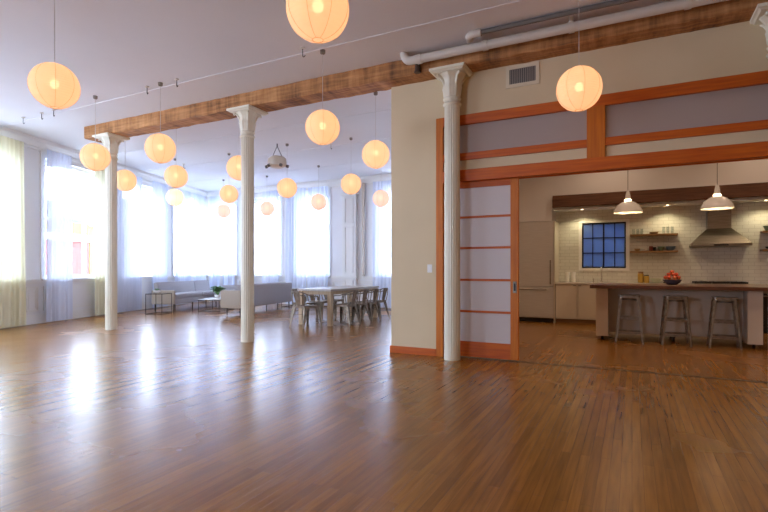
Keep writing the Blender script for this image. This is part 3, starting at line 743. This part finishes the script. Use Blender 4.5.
def make_chair(label):   # seat faces +Y
    t = thing('metal_armchair', label, 'chair', (0,0,0), 0, 'metal armchairs around the dining table')
    bm = NB(); plate(bm, rsq(.205,.05), .435,.450); plate(bm, rsq(.20,.05), .405,.435); obj('seat', bm, CHAIRM, t)
    for sx in (-1,1):
        for sy in (-1,1):
            bm = NB(); sheet_leg(bm, (sx*.19,sy*.19,.41),(sx*.228,sy*(.235 if sy>0 else .27),0), .075,.022, sx, sy); obj('leg', bm, CHAIRM, t)
    # central splat leaning back
    bm = NB(); A=[(-.06,-.195,.43),(.06,-.195,.43),(.105,-.265,.735),(-.105,-.265,.735)]
    a=[bm.verts.new(p) for p in A]; b=[bm.verts.new((p[0],p[1]-.006,p[2])) for p in A]
    bm.faces.new(a); bm.faces.new(b[::-1])
    for i in range(4): bm.faces.new((a[i],b[i],b[(i+1)%4],a[(i+1)%4]))
    obj('back_splat', bm, CHAIRM, t)
    bm = NB()
    pts=[(-.19,.13,.43),(-.210,.15,.60),(-.215,.13,.64),(-.22,.0,.648),(-.22,-.14,.685),(-.18,-.235,.725),(-.10,-.268,.745),(.10,-.268,.745),(.18,-.235,.725),(.22,-.14,.685),(.22,.0,.648),(.215,.13,.64),(.210,.15,.60),(.19,.13,.43)]
    tube(bm, pts, .012, 8); obj('arm_rail', bm, CHAIRM, t, smooth=True)
    for s in (-1,1):
        bm = NB(); tube(bm, [(s*.175,-.19,.43),(s*.19,-.222,.60),(s*.18,-.235,.725)], .010, 8)
        obj('back_post', bm, CHAIRM, t, smooth=True)
    bm = NB(); tube(bm,[(-.205,-.215,.26),(.205,.205,.27)],.006,6); tube(bm,[(.205,-.215,.26),(-.205,.205,.27)],.006,6); obj('cross_brace', bm, CHAIRM, t, smooth=True)
    return t
ch = make_chair('metal armchair at the near left end of the dining table, back to the viewer'); ch.location=(-6.07,8.40,0); ch.rotation_euler=(0,0,-.25)
for y,lab in ((9.06,'metal armchair on right side of dining table, nearest, beside the near table leg'),(9.54,'metal armchair on right side of dining table, second from the near leg'),(10.02,'metal armchair on right side of dining table, third from the near leg'),(10.50,'metal armchair at far right end of the dining table side row')):
    copy_thing(ch, (-5.54,y,0), PI/2+random.uniform(-.06,.06), lab)
for y,lab in ((9.15,'metal armchair on the window side of dining table, seen between table legs'),(9.75,'metal armchair on window side of dining table, middle of its row'),(10.35,'metal armchair on window side of dining table, farthest of its row')):
    copy_thing(ch, (-6.66,y,0), -PI/2+random.uniform(-.06,.06), lab)

# ------------------------------------------------------------------ kitchen
# fridge
t = thing('refrigerator','tall built-in stainless steel refrigerator left of the white base cabinets','refrigerator',(-2.02,11.5,0))
bm = NB(); box(bm,-.455,.455,.03,.64,.10,2.285); obj('body', bm, FSTEEL, t)
bm = NB(); box(bm,-.45,.45,-.01,.03,.815,2.28,bev=.004); d_=obj('door', bm, FSTEEL, t)
bm = NB(); box(bm,-.45,.45,-.01,.03,.115,.80,bev=.004); e_=obj('freezer_drawer', bm, FSTEEL, t)
bm = NB(); tube(bm,[(.39,-.012,.88),(.39,-.06,.88),(.39,-.06,1.40),(.39,-.012,1.40)],.012,10); obj('handle', bm, STEEL, d_, smooth=True)
bm = NB(); tube(bm,[(-.30,-.012,.74),(-.30,-.055,.74),(.30,-.055,.74),(.30,-.012,.74)],.010,10); obj('handle', bm, STEEL, e_, smooth=True)
bm = NB(); box(bm,-.45,.45,.03,.06,.0,.10); obj('kick_plate', bm, BLACKG, t, label='black kick plate')
t = thing('side_panel','thin pale panel between refrigerator and base cabinets','panel',(-1.55,11.5,0))
bm = NB(); box(bm,-.012,.012,-.02,.64,0,2.285); obj('panel', bm, CABM, t)
t['kind']='structure'; 
def base_cab(x0,x1,nd_,lab):
    w=x1-x0; t = thing('base_cabinet',lab,'cabinet',(x0,11.52,0),0,'white base cabinets along the kitchen back wall')
    bm = NB(); box(bm,.001,w-.001,.02,.60,.10,.87); obj('body', bm, CABM, t)
    bm = NB(); box(bm,.001,w-.001,.05,.60,.0,.10); obj('toe_kick', bm, SHELFW, t, label='brown toe kick')
    for i in range(nd_):
        a=w*i/nd_+.004; b=w*(i+1)/nd_-.004
        bm = NB(); box(bm,a,b,.0,.02,.105,.862,bev=.002); d=obj('door', bm, CABM, t)
        bm = NB(); hx = b-.05 if i%2==0 else a+.05; box(bm,hx-.03,hx+.03,-.014,0,.835,.85); obj('handle', bm, STEEL, d)
    return t
base_cab(-1.53,-.62,2,'white two-door base cabinet directly right of the refrigerator')
base_cab(-.615,.30,2,'white two-door base cabinet under the kitchen sink behind the island')
base_cab(.305,1.02,2,'white base cabinet under the open shelves behind the island')
base_cab(1.025,2.12,2,'white base cabinet under the cooktop behind the island')
base_cab(2.80,4.2,2,'white base cabinet beyond the right edge of the photo')
t = thing('wall_oven','black oven front past the right end of the island','oven',(2.125,11.5,0))
bm = NB(); box(bm,.0,.67,.02,.62,.02,.868); obj('body', bm, DARKM, t)
bm = NB(); box(bm,.01,.66,.0,.02,.12,.74); d=obj('door', bm, BLACKG, t)
bm = NB(); tube(bm,[(.06,.0,.70),(.06,-.04,.70),(.61,-.04,.70),(.61,.0,.70)],.010,8); obj('handle', bm, STEEL, d, smooth=True)
bm = NB(); box(bm,.01,.66,.0,.02,.75,.86); obj('control_panel', bm, STEEL, t)
bm = NB(); box(bm,-1.535,4.2,11.49,12.13,.872,.91,bev=.003); tag(obj('back_counter', bm, COUNT),'pale stone counter along the tiled kitchen wall','counter')
# cooktop
t = thing('gas_cooktop','black gas cooktop on the back counter under the range hood','cooktop',(1.56,11.82,.911))
bm = NB(); box(bm,-.46,.46,-.25,.25,0,.012); obj('tray', bm, STEEL, t)
for i in range(5):
    x=-.36+i*.18; y=0 if i==2 else (-.1 if i%2 else .1)
    bm = NB(); lathe(bm,[(.05,.012),(.05,.028),(.001,.03)],14,(x,y,0)); obj('burner', bm, DARKM, t, smooth=True)
for i in range(3):
    x=-.30+i*.30; bm = NB()
    for k in range(4): box(bm,x-.135+k*.085,x-.125+k*.085,-.22,.22,.035,.048)
    box(bm,x-.14,x+.14,-.225,-.213,.012,.048); box(bm,x-.14,x+.14,.213,.225,.012,.048); obj('grate', bm, DARKM, t)
# hood
t = thing('range_hood','pyramid stainless steel range hood on the tiled kitchen wall','hood',(1.575,12.15,0))
bm = NB()
def fr(hw,y0,z): return [bm.verts.new((-hw,y0,z)),bm.verts.new((hw,y0,z)),bm.verts.new((hw,-.003,z)),bm.verts.new((-hw,-.003,z))]
R=[fr(.50,-.50,1.665),fr(.50,-.50,1.715),fr(.205,-.26,2.03)]
for A,B in zip(R,R[1:]):
    for q in range(4): bm.faces.new((A[q],A[(q+1)%4],B[(q+1)%4],B[q]))
bm.faces.new(R[0][::-1]); bm.faces.new(R[-1]); obj('canopy', bm, STEEL, t)
bm = NB(); box(bm,-.20,.20,-.255,-.003,2.03,2.548); obj('chimney', bm, STEEL, t)
bm = NB(); box(bm,-.12,.12,-.507,-.50,1.675,1.70); obj('control_strip', bm, BLACKG, t)
# shelves
def shelf(x0,x1,z,lab):
    t=thing('wall_shelf',lab,'shelf',(x0,12.149,z),0,'floating wooden shelves on the tiled wall')
    bm=NB(); box(bm,0,x1-x0,-.25,0,0,.04,bev=.003); obj('board', bm, SHELFW, t); return t
shelf(-.04,.86,1.92,'upper wooden shelf between kitchen window and range hood'); shelf(-.04,.86,1.56,'lower wooden shelf between kitchen window and range hood')
shelf(2.28,3.2,1.92,'upper wooden shelf right of the range hood at photo edge'); shelf(2.28,3.2,1.56,'lower wooden shelf right of the range hood at photo edge')
# things on shelves and counter
def bowl(name,label,loc,r,h,m,grp=None,cat='bowl'):
    bm=NB(); lathe(bm,[(r*.45,0),(r*.75,h*.35),(r,h),(r*.95,h),(r*.7,h*.4),(.001,h*.12)],20)
    o=obj(name,bm,m,smooth=True); o.location=loc; return tag(o,label,cat,grp)
def cup(name,label,loc,r,h,m,grp=None,cat='cup'):
    bm=NB(); lathe(bm,[(r*.85,0),(r,h*.15),(r,h),(r*.92,h),(r*.9,h*.1),(.001,h*.08)],18)
    o=obj(name,bm,m,smooth=True); o.location=loc; return tag(o,label,cat,grp)
BLUEC=mat('blue_ceramic',(.10,.17,.26),.3); GREENC=mat('green_ceramic',(.13,.20,.14),.3); TANC=mat('tan_ceramic',(.42,.26,.12),.4); REDC=mat('red_brown_ceramic',(.20,.04,.03),.35)
y_=12.02
bowl('small_bowl','small tan bowl at left of the lower kitchen shelf',(.10,y_,1.60),.065,.05,TANC)
bowl('small_bowl','white small bowl on lower kitchen shelf next to the dark cup',(.25,y_,1.60),.055,.05,WHITEG)
cup('mug','dark reddish mug on the lower kitchen shelf',(.365,y_,1.60),.04,.10,REDC)
cup('mug','small dark mug behind the reddish one on lower kitchen shelf',(.43,y_+.04,1.60),.035,.08,DARKM)
bowl('serving_bowl','green serving bowl on the lower kitchen shelf',(.555,y_,1.60),.075,.09,GREENC)
bowl('serving_bowl','wide dark blue serving bowl at the right of the lower kitchen shelf',(.73,y_,1.60),.10,.09,BLUEC)
bowl('wooden_bowl','shallow wooden bowl in the middle of the upper kitchen shelf',(.42,y_,1.96),.10,.045,TANC)
for i,x in enumerate((.03,.11,.19)): cup('drinking_glass','clear drinking glass at left end of upper kitchen shelf',(x,y_,1.96),.028,.12,CLEARG,'glasses at left of upper shelf','glass')
for i,x in enumerate((.60,.68,.76)): cup('wine_glass','clear tall glass at right end of upper kitchen shelf',(x,y_,1.96),.026,.15,CLEARG,'glasses at right of upper shelf','glass')
# jar on island-side counter
AMB=mat('amber_jar',(.45,.27,.05),.25)
t=thing('storage_jar','amber yellow storage jar on the back counter under the shelves','jar',(.17,12.0,.911))
bm=NB(); lathe(bm,[(.05,0),(.06,.02),(.06,.17),(.05,.2)],20); obj('jar_body',bm,AMB,t,smooth=True)
bm=NB(); lathe(bm,[(.052,.2),(.054,.24),(.001,.245)],20); obj('lid',bm,SHELFW,t,smooth=True)
t=thing('storage_jar','second shorter amber jar beside the tall one on back counter','jar',(.28,11.96,.911))
bm=NB(); lathe(bm,[(.045,0),(.052,.02),(.052,.13),(.045,.15)],20); obj('jar_body',bm,AMB,t,smooth=True)
bm=NB(); lathe(bm,[(.046,.15),(.048,.17),(.001,.175)],20); obj('lid',bm,DARKM,t,smooth=True)
bowl('mixing_bowl','pale green mixing bowl on the back counter left of the fruit',(.46,11.95,.911),.12,.10,mat('pale_green_ceramic',(.50,.52,.38),.35))
t=thing('serving_tray','small dark tray on the back counter behind the fruit bowl','tray',(.68,11.98,.911))
bm=NB(); box(bm,-.09,.09,-.07,.07,0,.02); obj('tray_base',bm,DARKM,t); 
for x,l in ((-1.33,'left white canister on back counter beside the refrigerator'),(-1.20,'right white canister on back counter beside the refrigerator')):
    t=thing('canister',l,'canister',(x,12.02,.911)); bm=NB(); lathe(bm,[(.048,0),(.05,.01),(.05,.20)],18); obj('canister_body',bm,WHITEG,t,smooth=True)
    bm=NB(); lathe(bm,[(.052,.2),(.052,.225),(.001,.235)],18); obj('lid',bm,WHITEG,t,smooth=True)
# sink + faucet
t=thing('faucet','tall chrome gooseneck faucet in front of the kitchen window','faucet',(-.61,12.04,.911))
CH=mat('chrome',(.75,.75,.75),.12,1.0)
bm=NB(); tube(bm,[(0,0,0),(0,0,.28),(0,-.02,.33),(0,-.07,.355),(0,-.12,.33),(0,-.135,.27)],.012,10); obj('spout',bm,CH,t,smooth=True)
bm=NB(); lathe(bm,[(.026,0),(.026,.015),(.018,.03)],14); obj('base',bm,CH,t,smooth=True)
bm=NB(); tube(bm,[(.0,0,.06),(-.09,-.02,.075)],.008,8); obj('lever',bm,CH,t,smooth=True)
t=thing('soap_dispenser','short chrome soap dispenser left of the kitchen faucet','dispenser',(-.78,12.03,.911))
bm=NB(); tube(bm,[(0,0,0),(0,0,.07),(0,-.05,.08)],.010,8); obj('pump',bm,CH,t,smooth=True)
# right shelf items
bowl('serving_bowl','green bowl on the upper shelf at the right photo edge',(2.40,12.02,1.96),.09,.10,GREENC)
cup('storage_tin','yellow tin on the upper shelf at the right photo edge',(2.56,12.02,1.96),.05,.14,AMB,cat='tin')
bowl('small_bowl','dark bowl on the lower shelf at the right photo edge',(2.42,12.02,1.60),.08,.05,DARKM)
# outlet strip
# island
t = thing('kitchen_island','white kitchen island on casters with dark wooden worktop','island',(.62,9.70,0))
bm = NB(); box(bm,-1.26,1.52,-.70,.62,.885,.94,bev=.004); obj('worktop', bm, WALNUT, t, label='dark walnut worktop')
ISLM = mat('island_paint',(.64,.55,.44),.4)
bm = NB(); box(bm,-1.17,-.98,-.60,.58,.075,.885,bev=.003); obj('end_block', bm, ISLM, t)
bm = NB(); box(bm,.94,1.13,-.60,.58,.075,.885,bev=.003); obj('end_block', bm, ISLM, t)
bm = NB(); box(bm,-.98,.94,-.26,.58,.11,.885); obj('body', bm, ISLM, t)
for x,y in ((-1.075,-.48),(-1.075,.48),(1.035,-.48),(1.035,.48),(0,-.18),(0,.48)):
    zt=.075 if abs(x)>.5 else .11
    bm = NB(); tube(bm,[(x-.018,y,.036),(x+.018,y,.036)],.036,14); box(bm,x-.026,x+.026,y-.03,y+.03,.06,zt); obj('caster', bm, DARKM, t, smooth=True)
# fruit bowl
bowl('fruit_bowl','clear glass bowl heaped with red fruit on the island worktop',(.62,9.82,.941),.15,.085,mat('fruit_bowl_glass',(.10,.10,.14),.1),cat='bowl')
APP=add_noise(mat('apple_skin',rough=.3),(.55,.03,.02),(.75,.22,.05),7)
def make_apple(loc):
    t=thing('apple','red apple heaped in the fruit bowl on the island','apple',loc,0,'red apples heaped in the fruit bowl')
    bm=NB(); lathe(bm,[(.001,-.028),(.013,-.032),(.028,-.020),(.034,.0),(.032,.016),(.019,.030),(.009,.028),(.002,.023)],16); obj('flesh',bm,APP,t,smooth=True)
    bm=NB(); tube(bm,[(0,0,.026),(.004,0,.045)],.002,5); obj('stem',bm,DARKM,t)
    return t
ap=[]
for i in range(4): a=i*PI/2; ap.append((.048*math.cos(a),.048*math.sin(a),.058))
for i in range(8): a=i*PI/4+.3; ap.append((.104*math.cos(a),.104*math.sin(a),.118))
for i in range(5): a=i*2*PI/5; ap.append((.062*math.cos(a),.062*math.sin(a),.172))
ap.append((0,0,.215)); a0=None
for i,(x,y,z) in enumerate(ap):
    L_=(.62+x,9.82+y,.945+z)
    if a0 is None: a0=make_apple(L_)
    else: copy_thing(a0,L_,random.uniform(0,6),'red apple heaped in the fruit bowl on the island')
# stools
def make_stool(label):
    t=thing('bar_stool',label,'stool',(0,0,0),0,'metal bar stools at the island')
    bm=NB(); plate(bm,rsq(.165,.045),.765,.78); plate(bm,rsq(.16,.045),.735,.765); obj('seat',bm,GALV,t)
    for sx in (-1,1):
        for sy in (-1,1):
            bm=NB(); sheet_leg(bm,(sx*.15,sy*.15,.745),(sx*.215,sy*.215,0),.045,.030,sx,sy); obj('leg',bm,GALV,t)
    for z,inn in ((.40,.005),(.16,.005)):
        h=.15+(.215-.15)*(1-z/.745)-inn
        for sx,sy in ((1,0),(-1,0),(0,1),(0,-1)):
            bm=NB()
            if sx: box(bm,sx*h-.004,sx*h+.004,-h,h,z-.016,z+.016)
            else: box(bm,-h,h,sy*h-.004,sy*h+.004,z-.016,z+.016)
            obj('stretcher',bm,GALV,t)
    bm=NB(); tube(bm,[(-.14,-.14,.70),(.14,.14,.70)],.006,6); tube(bm,[(.14,-.14,.70),(-.14,.14,.70)],.006,6); obj('cross_brace',bm,GALV,t)
    return t
s0=make_stool('metal bar stool farthest left at the kitchen island'); s0.location=(-.04,9.13,0)
copy_thing(s0,(.62,9.15,0),.04,'middle metal bar stool at the island, below the fruit bowl')
copy_thing(s0,(1.27,9.15,0),-.05,'metal bar stool farthest right at the kitchen island')
# pendants
def make_pendant(label, loc):
    t=thing('pendant_lamp',label,'lamp',loc,0,'white dome pendant lamps over the island')
    bm=NB(); lathe(bm,[(.232,0),(.235,.010),(.222,.055),(.190,.115),(.140,.165),(.085,.195),(.052,.205),(.050,.198),(.082,.187),(.135,.157),(.184,.108),(.214,.05),(.225,.004)],32,cap=False)
    f=bm.verts[:]; n=32
    o=obj('dome_shade',bm,ENAM,t,smooth=True)
    bm=NB(); lathe(bm,[(.052,.204),(.058,.21),(.058,.232),(.045,.245)],24); obj('glow_ring',bm,mat('glow_glass',(1,.85,.6),.3,emit=(1,.70,.36),estr=2.2),t,smooth=True)
    bm=NB(); lathe(bm,[(.047,.245),(.040,.31),(.026,.375),(.012,.40)],20); obj('socket_cap',bm,ENAM,t,smooth=True)
    bm=NB(); tube(bm,[(0,0,.40),(0,0,H-loc[2]-.02)],.005,6); obj('cord',bm,DKG,t)
    bm=NB(); lathe(bm,[(.05,H-loc[2]-.025),(.055,H-loc[2]-.001)],18); obj('canopy',bm,ENAM,t,smooth=True)
    bm=NB(); blob(bm,(0,0,.085),.040,1,1,1.1); obj('bulb',bm,mat('pendant_bulb',(1,.8,.5),.5,emit=(1,.68,.36),estr=26),t,smooth=True)
    return t
p0=make_pendant('white dome pendant lamp over the left part of the island',(-.065,9.7,2.205))
copy_thing(p0,(1.255,9.7,2.205),0,'white dome pendant lamp over right part of the island, before the hood')
# downlights
def make_down(label,loc):
    t=thing('recessed_downlight',label,'downlight',loc,0,'recessed downlights in the kitchen soffit')
    bm=NB(); lathe(bm,[(.045,-.001),(.045,-.008),(.030,-.008),(.030,-.001)],20); obj('trim_ring',bm,WHITEG,t,smooth=True)
    bm=NB(); lathe(bm,[(.028,-.006),(.001,-.006)],16); obj('lens',bm,mat('downlight_lens',(1,.9,.6),.5,emit=(1,.82,.5),estr=6),t)
    return t
dl=[(-1.0,11.82,2.55,'recessed downlight in kitchen soffit above the window left side'),(.66,11.82,2.55,'recessed downlight in kitchen soffit above the shelves'),(2.32,11.82,2.55,'recessed downlight in kitchen soffit at the right photo edge')]
d0=None
for x,y,z,lab in dl:
    if d0 is None: d0=make_down(lab,(x,y,z))
    else: copy_thing(d0,(x,y,z),0,lab)
    L=bpy.data.lights.new('downlight_spot','SPOT'); L.energy=6; L.color=(1,.86,.52); L.spot_size=2.5; L.spot_blend=.6; L.shadow_soft_size=.03
    o=bpy.data.objects.new('downlight_spot',L); col.objects.link(o); o.location=(x,y,z-.02)
# added out-of-view fill spots with rings, warming the kitchen and front living room
for i,(x,y,e) in enumerate(((-1.6,8.2,27),(.8,8.0,27),(3.2,8.2,27),(-.4,10.6,12),(2.2,10.6,12),(-3,-1.5,36),(1.0,-1.5,40),(3.6,2.5,40))):
    bm = NB(); lathe(bm,[(.075,-.002),(.075,-.02),(.055,-.02),(.055,-.002)],20); t = obj('trim_added_downlight',bm,WHITEG,smooth=True); t.location=(x,y,H); struct(t)
    L=bpy.data.lights.new('added_fill_spot','SPOT'); L.energy=e; L.color=(1,.70,.48); L.spot_size=2.9; L.spot_blend=.8; L.shadow_soft_size=.06
    o=bpy.data.objects.new('added_fill_spot',L); col.objects.link(o); o.location=(x,y,H-.03)
# ------------------------------------------------------------------ outside
bm=NB(); box(bm,-80,40,-40,80,-9.2,-9); struct(obj('ground',bm,ASPH),'street level far below')
def building(label, t0, t1, off, z1, m, wins, dm):
    r=thing('building',label,'building',(LP.x+LN.x*off,LP.y+LN.y*off,0),LA)
    bm=NB(); box(bm,t0,t1,0,8,-9,z1); obj('facade',bm,m,r)
    bm=NB(); box(bm,t0-.05,t1+.05,-.25,0,z1-.35,z1+.1); obj('cornice',bm,TRIM,r)
    for (a,z) in wins:
        bm=NB(); box(bm,a,a+1.0,-.06,.02,z,z+1.1); w=obj('window',bm,TRIM,r)
        bm=NB(); box(bm,a+.08,a+.92,-.07,-.06,z+.08,z+1.02); obj('pane',bm,dm,w)
DP=mat('dark_pane',(.10,.12,.14),.2)
building('red brick building across the street seen through the left windows',2,24.0,17,3.5,BRICKR,[(x,z) for x in (6,9,12,15,18,20.6) for z in (.9,-1.6,-4.1)],DP)
building('yellow stucco building across the street right of the brick one',24.1,27.6,17,4.7,STUCY,[(x,z) for x in (25.0,) for z in (1.6,-.9,-3.4)],DP)
building('pale building with stacked windows seen through the third left window',28.4,30.35,17,7.0,STUCC,[(29.2,z) for z in (5.3,3.8,2.3,.8,-.7,-2.2)],DP)

# ------------------------------------------------------------------ light, world, camera
w=bpy.data.worlds.new('World'); bpy.context.scene.world=w; w.use_nodes=True
bg=w.node_tree.nodes['Background']; bg.inputs[0].default_value=(.62,.75,1.0,1); bg.inputs[1].default_value=4.8
def portal(x0,x1,z0,z1,loc,rz):
    L=bpy.data.lights.new('window_portal','AREA'); L.shape='RECTANGLE'; L.size=x1-x0; L.size_y=z1-z0; L.energy=1
    L.cycles.is_portal=True
    o=bpy.data.objects.new('window_portal',L); col.objects.link(o)
    M=Matrix.Translation(loc) @ Matrix.Rotation(rz,4,'Z') @ Matrix.Translation(((x0+x1)/2,.30,(z0+z1)/2)) @ Matrix.Rotation(-PI/2,4,'X')
    o.matrix_world=M
for a,b in LW: portal(a,b,WZ0,WZ1,LP,LA)
for a,b in RW_FILL: portal(a,b,WZ0,WZ1,Vector((0,-4,0)),PI)
for a,b in BW: portal(a,b,WZ0,WZ1,Vector((0,13.5,0)),0)

sc=bpy.context.scene
cam=bpy.data.cameras.new('Camera'); co=bpy.data.objects.new('Camera',cam); col.objects.link(co)
co.location=(0,0,1.22); co.rotation_euler=(PI/2,0,math.atan(248/490)); cam.sensor_width=36; cam.lens=490/768*36; cam.shift_y=12.5/768
cam.clip_end=300; sc.camera=co
sc.view_settings.view_transform='Standard'; sc.view_settings.look='None'; sc.view_settings.gamma=1; sc.view_settings.exposure=1.68
